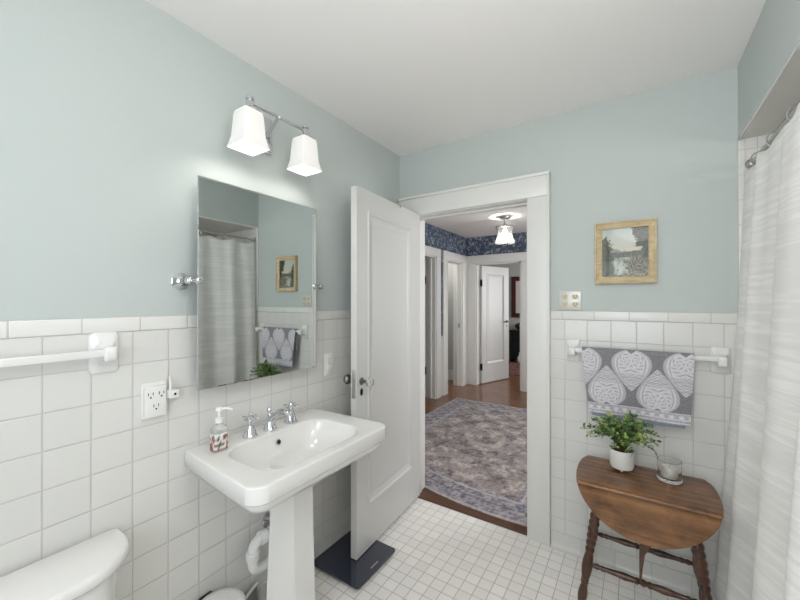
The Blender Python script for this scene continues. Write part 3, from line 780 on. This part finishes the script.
for j in range(3):
    row = []
    for i in range(nu+1):
        u = i/nu; x = -.195+.385*u; zb = .787-.006*math.sin(PI*u); z = [1.09, .83, zb][j]
        row.append(b.verts.new((x, YF-.05-.0055+.001*math.sin(u*9), z)))
    rows.append(row)
for j in range(2):
    for i in range(nu): b.faces.new((rows[j][i], rows[j][i+1], rows[j+1][i+1], rows[j+1][i]))
o = link('blue_underside', b, M['towelback'], tw, 60); sd = o.modifiers.new('thick', 'SOLIDIFY'); sd.thickness = .006
o['label'] = 'pale blue back layer'

# ------------------------------------------------------------------ electric plates
t = thing('outlet_tap', 'white triple wall outlet on the left tiled wall below the mirror', 'outlet', (XL, .58, 1.03))
b = NB(); box(b, XL, XL+.006, .541, .62, .964, 1.09, bev=.002); box(b, XL+.006, XL+.022, .546, .615, .970, 1.078, bev=.004); link('housing', b, M['plastic'], t, 40)
def recept(yc, zc, xx=XL+.022):
    b = NB()
    box(b, xx-.0005, xx+.0006, yc-.0085, yc-.0062, zc, zc+.010); box(b, xx-.0005, xx+.0006, yc+.0062, yc+.0085, zc, zc+.010); lathe(b, [(.003, -.0005), (.003, .0006)], (xx, yc, zc-.007), (1, 0, 0), 10); return b
for yc, zc in ((.564, 1.048), (.598, 1.048), (.581, 1.006)): link('receptacle', recept(yc, zc), M['hole'], t)
t = thing('plug_in_holder', 'small white plug-in with an upright spike beside the wall outlet', 'plug', (XL+.01, .64, 1.04))
b = NB(); box(b, XL+.001, XL+.035, .619, .652, 1.026, 1.056, bev=.004); tube(b, [(XL+.022, .628, 1.05), (XL+.02, .627, 1.085), (XL+.018, .625, 1.105)], [.005, .004, .002], 10); link('housing', b, M['plastic'], t, 40)
b = NB(); lathe(b, [(.0045, 0), (.0045, .001)], (XL+.0348, .637, 1.041), (1, 0, 0), 12); link('sensor', b, M['hole'], t)
t = thing('wall_switch', 'white switch plate on the left tiled wall', 'switch', (XL, 1.445, 1.03))
b = NB(); box(b, XL, XL+.006, 1.41, 1.485, .968, 1.088, bev=.002); link('plate', b, M['plastic'], t, 40)
for z in (1.045, 1.01):
    b = NB(); box(b, XL+.006, XL+.011, 1.43, 1.465, z-.014, z+.014, bev=.002); link('rocker', b, M['plastic'], t)
t['label'] = 'white switch plate on the left tiled wall behind the open door edge'
t = thing('quad_outlet', 'nickel plate with four ivory outlets above the far wall tiles', 'outlet', (-.305, YF, 1.38))
b = NB(); box(b, -.361, -.248, YF+.001, YF+.0095, 1.328, 1.432, bev=.003); link('plate', b, M['steelplate'], t, 40)
for x in (-.331, -.278):
    for z in (1.402, 1.358):
        b = NB(); rr0 = [Vector((p.x, YF+.002, p.y)) for p in rrect(x-.0175, x+.0175, z-.0145, z+.0145, .012, 0, 4)]; rr1 = [p+Vector((0, -.004, 0)) for p in rr0]; ring_loft(b, [rr0, rr1]); q = link('receptacle', b, M['ivory'], t, 40)
        b = NB(); box(b, x-.0085, x-.006, YF-.003, YF-.0015, z-.001, z+.008); box(b, x+.006, x+.0085, YF-.003, YF-.0015, z-.001, z+.008); lathe(b, [(.003, .0015), (.003, .003)], (x, YF, z-.007), (0, -1, 0), 8); g = link('slots', b, M['hole'], q)

# framed landscape
t = thing('framed_landscape', 'small river landscape in a pale gold wooden frame on far wall', 'picture', (-.046, YF, 1.62))
px0, px1, pz0, pz1 = -.181, .088, 1.468, 1.787
b = NB(); fw_ = .034
def fr(i, y): return [Vector((px0+i, y, pz0+i)), Vector((px1-i, y, pz0+i)), Vector((px1-i, y, pz1-i)), Vector((px0+i, y, pz1-i))]
yy = YF+.008
ring_loft(b, [fr(0, yy), fr(0, yy-.026), fr(.002, yy-.029), fr(.007, yy-.029), fr(.010, yy-.024), fr(fw_-.006, yy-.016), fr(fw_-.003, yy-.018), fr(fw_, yy-.017), fr(fw_, yy-.006)], False, False)
link('frame', b, M['frame'], t, 25)
b = NB(); nx, nz = 110, 120; g0 = []
ix0, ix1, iz0, iz1 = px0+fw_-.002, px1-fw_+.002, pz0+fw_-.002, pz1-fw_+.002
for j in range(nz+1): g0.append([b.verts.new((ix0+(ix1-ix0)*i/nx, yy-.009, iz0+(iz1-iz0)*j/nz)) for i in range(nx+1)])
for j in range(nz):
    for i in range(nx): b.faces.new((g0[j][i], g0[j][i+1], g0[j+1][i+1], g0[j+1][i]))
r = bmesh.ops.extrude_face_region(b, geom=b.faces[:])
for v in [e for e in r['geom'] if isinstance(e, bmesh.types.BMVert)]: v.co.y += .004
pr_ = link('landscape_print', b, M['print'], t)
def land(i, p):
    u = (p.x-ix0)/(ix1-ix0); v = (p.z-iz0)/(iz1-iz0); n = fbm(u*9, v*9, 2); n2 = fbm(u*26, v*26, 7)
    c = mixc(lin((196, 190, 168)), lin((176, 188, 186)), (v-.5)*2+.3*n)            # sky
    if v < .56+.05*math.sin(u*6+1)+.02*n: c = lin((136, 140, 130))
    if v < .50+.04*abs(u-.45)*2+.02*n2: c = mixc(lin((100, 104, 84)), lin((70, 76, 60)), .5+n2)
    if v < .40:
        c = mixc(lin((190, 196, 186)), lin((132, 142, 134)), .3+.8*n)              # river
        if u+.35*v+.10*n < .34 and v > .02: c = mixc(c, lin((62, 68, 54)), .85)
        if v > .33 and .2 < u < .5: c = mixc(c, lin((92, 96, 78)), .5+n2)
    if v < .43+.03*n2 and u > .50+.55*abs(v-.30)+.16*n+.05*n2: c = mixc(lin((136, 132, 112)), lin((58, 60, 50)), .45+1.6*n2)   # rocky bank
    if v < .05+.16*(u-.4)+.06*n: c = mixc(lin((88, 90, 72)), lin((150, 146, 124)), .5+1.5*n2)
    if .33 < v < .80+.08*n and u < .24-.16*(v-.4)+.07*n2+.05*n: c = mixc(lin((44, 50, 38)), lin((86, 92, 66)), .4+n2)
    if v > .38 and u > .90-.5*(v-.45)*(v > .45)*.6-.10*(v > .6)+.07*n+.05*n2: c = mixc(lin((42, 46, 36)), lin((82, 84, 60)), .4+n2)
    return c
setcols(pr_, land)

# ------------------------------------------------------------------ drop-leaf table
tb = thing('drop_leaf_table', 'small oval drop-leaf table with worn brown top and turned legs', 'table', (.025, 1.93, 0))
TZ = .592; ty0, ty1 = 1.757, 2.058; tcx = .024; A = .242
def half(y):
    q = abs(y-1.906)/.149; return .258-.014*q**2-.012*max(0, q-.7)/.3*(y > 1.9)
b = NB(); ys = [ty0+(ty1-ty0)*k/24 for k in range(25)]
out = [Vector((tcx+half(y), y, 0)) for y in ys]+[Vector((tcx-half(y), y, 0)) for y in ys[::-1]]
def lay(s, z): return [Vector((tcx+(p.x-tcx)*(1-s/.25), p.y if s == 0 or abs(p.y-ty0) < 1e-6 else p.y-s*.5*(p.y > ty0+.2), z)) for p in out]
ring_loft(b, [lay(.004, TZ-.018), lay(0, TZ-.014), lay(0, TZ-.004), lay(.004, TZ)])
link('tabletop', b, M['table'], tb, 40)
# front leaf hangs almost straight down, half-oval, with its rule joint
def leaf_mesh(sg, yh, tilt, depth):
    b = NB(); pts = []
    N = 40
    for k in range(N+1):
        x = A*math.cos(PI*k/N); pts.append((x, -depth*(1-(abs(x)/A)**2.1)**.62))
    def P(x, s, th): return Vector((tcx+x, yh+sg*(th+(-s)*math.sin(tilt)), TZ-.010+s*math.cos(tilt)))
    rs = []
    for th, k_ in ((0, .985), (.003, 1), (.013, 1), (.016, .985)):
        rs.append([P(x*k_, s*k_, -th) for x, s in pts])
    ring_loft(b, rs); return b
link('drop_leaf', leaf_mesh(-1, ty0-.002, R(4), .185), M['table'], tb, 40)
b = NB(); tube(b, [(tcx-A+.004, ty0-.003, TZ-.012), (tcx+A-.004, ty0-.003, TZ-.012)], .0085, 12); link('rule_joint', b, M['table'], tb, 50)
# apron
b = NB(); box(b, tcx-.15, tcx+.15, 1.80, 1.815, .505, TZ-.018); box(b, tcx-.15, tcx+.15, 2.045, 2.06, .505, TZ-.018); box(b, tcx-.165, tcx-.15, 1.80, 2.06, .505, TZ-.018); box(b, tcx+.15, tcx+.165, 1.80, 2.06, .505, TZ-.018); link('apron', b, M['tleg'], tb)
def turned(b, p0, p1, prof, n=16):
    p0, p1 = Vector(p0), Vector(p1); d = p1-p0; L = d.length
    lathe(b, [(r, h*L) for r, h in prof], p0, d, n)
def turning(h):
    if h > .86: return .0215
    if h < .20:
        return .0115+.0075*math.sin(PI*min(1, max(0, (h-.02)/.18)))**1.2
    if h < .24: return .0125+.004*abs(math.sin((h-.20)/.02*PI))
    if h < .44: return .015+.0065*math.sin(PI*(h-.24)/.20)
    r_ = .0155+.004*math.sin(PI*(h-.44)/.42)
    return r_+.0042*(abs(math.sin(PI*(h-.44)/.0525))-.5)
LEG = [(turning(k/130), k/130) for k in range(131)]
legs = []
for sx in (-1, 1):
    for sy in (-1, 1):
        top = (tcx+sx*.155, 1.925+sy*.105, .575); bot = (tcx+sx*.235, 1.93+sy*.135, 0)
        legs.append((top, bot)); b = NB(); turned(b, bot, top, LEG); link('leg', b, M['tleg'], tb, 50)
def at(sx, sy, z):
    f = z/.575; return (tcx+sx*(.235-.08*f), 1.93+sy*(.135-.02*f), z)
STR = [(.007, 0), (.008, .06), (.012, .09), (.008, .12), (.012, .14), (.009, .17), (.011, .24), (.015, .34), (.011, .43), (.014, .45), (.009, .47), (.015, .5), (.009, .53), (.014, .55), (.011, .57), (.015, .66), (.011, .76), (.009, .83), (.012, .86), (.008, .88), (.012, .91), (.008, .94), (.007, 1)]
for sy in (-1, 1):
    b = NB(); turned(b, at(-1, sy, .205), at(1, sy, .205), STR); link('stretcher', b, M['tleg'], tb, 50)
for sx in (-1, 1):
    b = NB(); turned(b, at(sx, -1, .27), at(sx, 1, .27), STR); link('stretcher', b, M['tleg'], tb, 50)
b = NB(); yb0 = 1.79
pts = [(.006, .214), (.014, .214), (.018, .27), (.026, .33), (.042, .365), (.07, .40), (.11, .47), (.006, .50)]
ring_loft(b, [[Vector((tcx-.02+x, yb0, z)) for x, z in pts], [Vector((tcx-.02+x, yb0+.014, z)) for x, z in pts]]); link('swing_bracket', b, M['tleg'], tb)

# potted plant
PX, PY = -.056, 1.968
t = thing('potted_plant', 'small leafy green plant in a white footed pot on the wooden table', 'plant', (PX, PY, TZ))
b = NB(); n = 32
lathe(b, [(.036, .010), (.044, .012), (.0485, .022), (.0495, .090), (.049, .096), (.0465, .096), (.045, .080)], (PX, PY, TZ), n=36); link('pot', b, M['pot'], t, 50)
for k in range(3):
    a = 2*PI*k/3-PI/2; b = NB(); lathe(b, [(.005, 0.0005), (.008, .012)], (PX+.028*math.cos(a), PY+.028*math.sin(a), TZ), n=10); link('foot', b, M['frame'], t, 50)
b = NB(); lathe(b, [(.0445, .079), (.04, .085), (.01, .090)], (PX, PY, TZ), n=20); link('soil', b, M['soil'], t, 60)
random.seed(4)
st = NB(); lf = NB()
def leaf(bm, p, d, s):
    d = d.normalized(); side = d.cross(Vector((0, 0, 1)));  side = side.normalized() if side.length > .05 else Vector((1, 0, 0))
    side = (Matrix.Rotation(random.uniform(-1, 1), 3, d) @ side); up = side.cross(d)
    a = bm.verts.new(p); l1 = bm.verts.new(p+d*s*.4+side*s*.3+up*s*.06); r1 = bm.verts.new(p+d*s*.4-side*s*.3+up*s*.06); m = bm.verts.new(p+d*s*.5-up*s*.03)
    l2 = bm.verts.new(p+d*s*.8+side*s*.2+up*s*.03); r2 = bm.verts.new(p+d*s*.8-side*s*.2+up*s*.03); e = bm.verts.new(p+d*s)
    for q in ((a, m, l1), (a, r1, m), (m, e, l2, l1), (m, r1, r2, e)): bm.faces.new(q)
for k in range(96):
    az = random.uniform(0, 2*PI); el = random.uniform(.38, 1.5); ln = random.uniform(.10, .178)*(.82+.18*math.sin(el))
    if math.sin(az) > .4: ln *= .75
    if abs(math.cos(az)) > .7 and el < .8: ln *= 1.15
    base = Vector((PX+.012*math.cos(az), PY+.012*math.sin(az), TZ+.086)); d = Vector((math.cos(az)*math.cos(el), math.sin(az)*math.cos(el), math.sin(el)))
    tip = base+d*ln+Vector((0, 0, -.008 if el < .6 else 0.0)); mid = base+Vector((d.x*.35, d.y*.35, d.z*.6+.22))*ln
    pts = spline([base, mid, tip], 6); tube(st, pts, .0011, 5)
    for i, p in enumerate(pts[4:]):
        for s_ in range(2):
            dd = Vector((random.gauss(0, 1), random.gauss(0, 1), random.gauss(.2, .8)))+d*.8
            leaf(lf, p, dd, random.uniform(.014, .024))
link('stems', st, M['stem'], t, 60); link('foliage', lf, M['leaf'], t)

# candle jar
t = thing('candle_jar', 'clear ribbed glass candle jar with pale candle on the wooden table', 'candle', (.122, 1.965, TZ))
qx, qy = .122, 1.965
b = NB(); rings = []
for rr0, z in ((.040, .0005), (.047, .002), (.049, .008), (.042, .013), (.043, .05), (.044, .083), (.0445, .088), (.0415, .088), (.0405, .05), (.039, .014), (.01, .012)):
    rings.append([Vector((qx+rr0*(1+(.02 if (k % 2 and .02 < z < .08) else 0))*math.cos(2*PI*k/40), qy+rr0*(1+(.02 if (k % 2 and .02 < z < .08) else 0))*math.sin(2*PI*k/40), TZ+z)) for k in range(40)])
ring_loft(b, rings); link('glass_jar', b, M['glassclear'], t, 40)
b = NB(); rings = []
for rr0, z in ((.028, .0145), (.030, .018), (.030, .056), (.027, .060), (.005, .058)):
    rings.append([Vector((qx+rr0*(1+.03*(k % 2))*math.cos(2*PI*k/36), qy+rr0*(1+.03*(k % 2))*math.sin(2*PI*k/36), TZ+z)) for k in range(36)])
ring_loft(b, rings); link('candle', b, M['wax'], t, 40)
b = NB(); tube(b, [(qx, qy, TZ+.057), (qx+.001, qy, TZ+.066)], .0009, 6); link('wick', b, M['hole'], t)

# ------------------------------------------------------------------ bath scale
t = thing('bath_scale', 'square dark glass bathroom scale on the floor under the door', 'scale', (-1.255, 1.46, 0))
b = NB(); rs = [rrect(-1.412, -1.095, 1.302, 1.628, .018, z, 5) for z in (.0155, .022)]; rs = [rrect(-1.41, -1.097, 1.304, 1.626, .018, .0145, 5)]+rs[:1]+[rs[1]]; ring_loft(b, rs); link('glass_plate', b, M['scale'], t, 40)
for x in (-1.38, -1.13):
    for y in (1.335, 1.595):
        b = NB(); lathe(b, [(.016, 0), (.016, .0145)], (x, y, 0), n=16); link('foot', b, M['black'], t)
b = NB(); box(b, -1.128, -1.122, 1.44, 1.50, .0219, .0223); link('brand_mark', b, M['nickel'], t)

# ------------------------------------------------------------------ toilet
tl = thing('toilet', 'white toilet with its tank against the left wall', 'toilet', (-1.2, .22, 0))
b = NB(); ty_0, ty_1 = -.04, .442
ring_loft(b, [rrect(XL+.03, -1.235, ty_0+.02, ty_1-.02, [.10, .03, .03, .10], .36, 8), rrect(XL+.025, -1.222, ty_0+.01, ty_1-.012, [.10, .03, .03, .10], .40, 8), rrect(XL+.022, -1.215, ty_0+.006, ty_1-.008, [.10, .03, .03, .10], .612, 8)]); link('tank', b, M['porc'], tl, 50)
b = NB()
rs = []
for i, z in ((.004, .612), (0, .618), (0, .634), (.003, .642), (.010, .646)): rs.append(rrect(XL+.016+i, -1.198-i, ty_0-.008+i, ty_1+.030-i, [.15, .016, .016, .15], z, 12))
ring_loft(b, rs); link('tank_lid', b, M['porc'], tl, 55)
b = NB(); yc = .215
def oval(xb, xf, hw, z, n=32):
    return [Vector(((xb+xf)/2+(xf-xb)/2*math.cos(2*PI*k/n), yc+hw*math.sin(2*PI*k/n), z)) for k in range(n)]
ring_loft(b, [oval(-1.30, -.93, .12, 0), oval(-1.30, -.94, .115, .03), oval(-1.28, -.96, .10, .16), oval(-1.30, -.82, .15, .28), oval(-1.31, -.72, .18, .36), oval(-1.31, -.72, .182, .38)]); link('bowl', b, M['porc'], tl, 60)
b = NB(); ring_loft(b, [oval(-1.24, -.715, .186, .381), oval(-1.24, -.71, .19, .388), oval(-1.24, -.71, .19, .402), oval(-1.235, -.72, .18, .408)]); link('seat_lid', b, M['plastic'], tl, 60)
b = NB(); lathe(b, [(.012, 0), (.012, .01)], (-1.2155, .04, .57), (1, 0, 0), 12); tube(b, [(-1.205, .04, .57), (-1.2, .09, .565)], .005, 8); link('flush_handle', b, M['chrome'], tl, 40)

# round waste bin and hand brush between toilet and sink
t = thing('waste_bin', 'small round white lidded bin between the toilet and the sink', 'bin', (-1.315, .745, 0))
wx, wy = -1.322, .765
b = NB(); lathe(b, [(.078, 0), (.080, .01), (.086, .203)], (wx, wy, 0), n=36); link('bin_body', b, M['plastic'], t, 50)
b = NB(); lathe(b, [(.088, .204), (.089, .216), (.084, .224), (.06, .230), (.01, .233)], (wx, wy, 0), n=36); link('lid', b, M['plastic'], t, 60)
b = NB(); box(b, wx-.10, wx-.082, wy-.03, wy+.02, .17, .222, bev=.004); link('hinge_block', b, M['black'], t)
t = thing('hand_brush', 'small grey-bristled hand brush leaning on the left wall beneath the drain trap', 'brush', (-1.395, .955, 0))
b = NB(); tube(b, [(-1.405, .915, .095), (-1.405, .972, .122)], .006, 10); tube(b, [(-1.405, .972, .122), (-1.405, .985, .128)], [.006, .003], 10); link('brush_back', b, M['pvc'], t, 50)
b = NB()
random.seed(9)
for k in range(110):
    u_ = random.random(); x = -1.405+random.uniform(-.008, .008); y = .915+.06*u_
    tube(b, [(x, y, (.09+.03*u_)), (x+random.uniform(-.003, .003), y+.012, 0.001)], .0013, 4)
br = link('bristles', b, M['bristle'], t); br['kind'] = 'stuff'

# ------------------------------------------------------------------ shower: tub, rod, rings, curtain
t = thing('bathtub', 'white bathtub in the tiled alcove behind the shower curtain', 'bathtub', (.8, .8, 0))
b = NB()
X0, X1, Y0_, Y1_ = .425, 1.145, YB+.01, YF-.04
ring_loft(b, [rrect(X0, X1, Y0_, Y1_, .01, 0), rrect(X0, X1, Y0_, Y1_, .01, .37), rrect(X0+.004, X1-.004, Y0_+.004, Y1_-.004, .01, .38), rrect(X0+.07, X1-.07, Y0_+.07, Y1_-.07, .1, .38), rrect(X0+.09, X1-.09, Y0_+.09, Y1_-.1, .12, .35), rrect(X0+.16, X1-.16, Y0_+.2, Y1_-.2, .12, .08)]); link('tub_shell', b, M['porc'], t, 45)
RXX, RZ = .432, 1.984
t = thing('curtain_rod', 'metal shower curtain rod under the tiled soffit', 'rod', (RXX, 1.0, RZ))
b = NB(); tube(b, [(RXX, YB, RZ), (RXX, YF-.001, RZ)], .011, 16); link('rod', b, M['nickel'], t, 50)
b = NB(); lathe(b, [(.024, .001), (.024, .006), (.018, .012), (.014, .02)], (RXX, YF, RZ), (0, -1, 0), 20); link('flange', b, M['nickel'], t, 50)
def curtain():
    b = NB(); ny, nz = 420, 60; rows = []
    ya, yb = -.45, 2.14; CH = 1.956
    for j in range(nz+1):
        q = j/nz; row = []        # q 0 top .. 1 bottom
        for i in range(ny+1):
            u = i/ny; y = yb-(yb-ya)*u
            z = CH-.016*abs(math.sin(PI*u*12))*(1-q)**6*1.5-q*1.88
            amp = .009+.045*q**.6; u2 = u*10.3+.22*math.sin(u*13+.4)
            rise = min(1, u*14+.25)
            w_ = math.sin(2*PI*u2+.35*math.sin(2*PI*u2))
            x = .404-.072*q**1.1-amp*w_*rise*(.8+.2*math.sin(u*23+1))+.003*math.sin(u*120+q*3)*(1-q)
            # the far hem swings a little into the room near the floor
            yy = y+(.01*math.sin(u*40+q*2))*q*.5-.03*q*max(0, 1-u*8)
            x -= .045*max(0, q-.45)*max(0, 1-u*10)
            row.append(b.verts.new((x, yy, z)))
        rows.append(row)
    for j in range(nz):
        for i in range(ny): b.faces.new((rows[j][i], rows[j][i+1], rows[j+1][i+1], rows[j+1][i]))
    o = link('shower_curtain', b, M['curtain'], None, 80)
    sd = o.modifiers.new('thick', 'SOLIDIFY'); sd.thickness = .0015
    return o
tag(curtain(), 'long white woven shower curtain hanging along the bathtub', 'curtain')
names = ['nearest the far wall', 'second', 'third', 'fourth', 'fifth', 'sixth', 'seventh', 'eighth']
b = NB(); n = 20
tube(b, [(0, 0, .0)]+[(0.019*math.sin(2*PI*k/n), 0, -.019+.0*k+.0+.019*math.cos(2*PI*k/n)) for k in range(1, n-1)]+[(0, 0, -.001)], .002, 6)
ringmesh = link('ring_proto', b, M['chrome'], None, 60); me = ringmesh.data
bpy.data.objects.remove(ringmesh)
for k in range(8):
    o = bpy.data.objects.new('curtain_ring', me); C.objects.link(o)
    o.location = (RXX-.004, 2.06-.215*k, RZ+.0145); o.scale = (1.25, 1, 1.45)
    tag(o, 'chrome shower curtain ring on the rod, %s' % ('nearest the far wall' if k == 0 else names[k]+' from the far wall'), 'curtain ring', 'rings along the shower curtain rod')
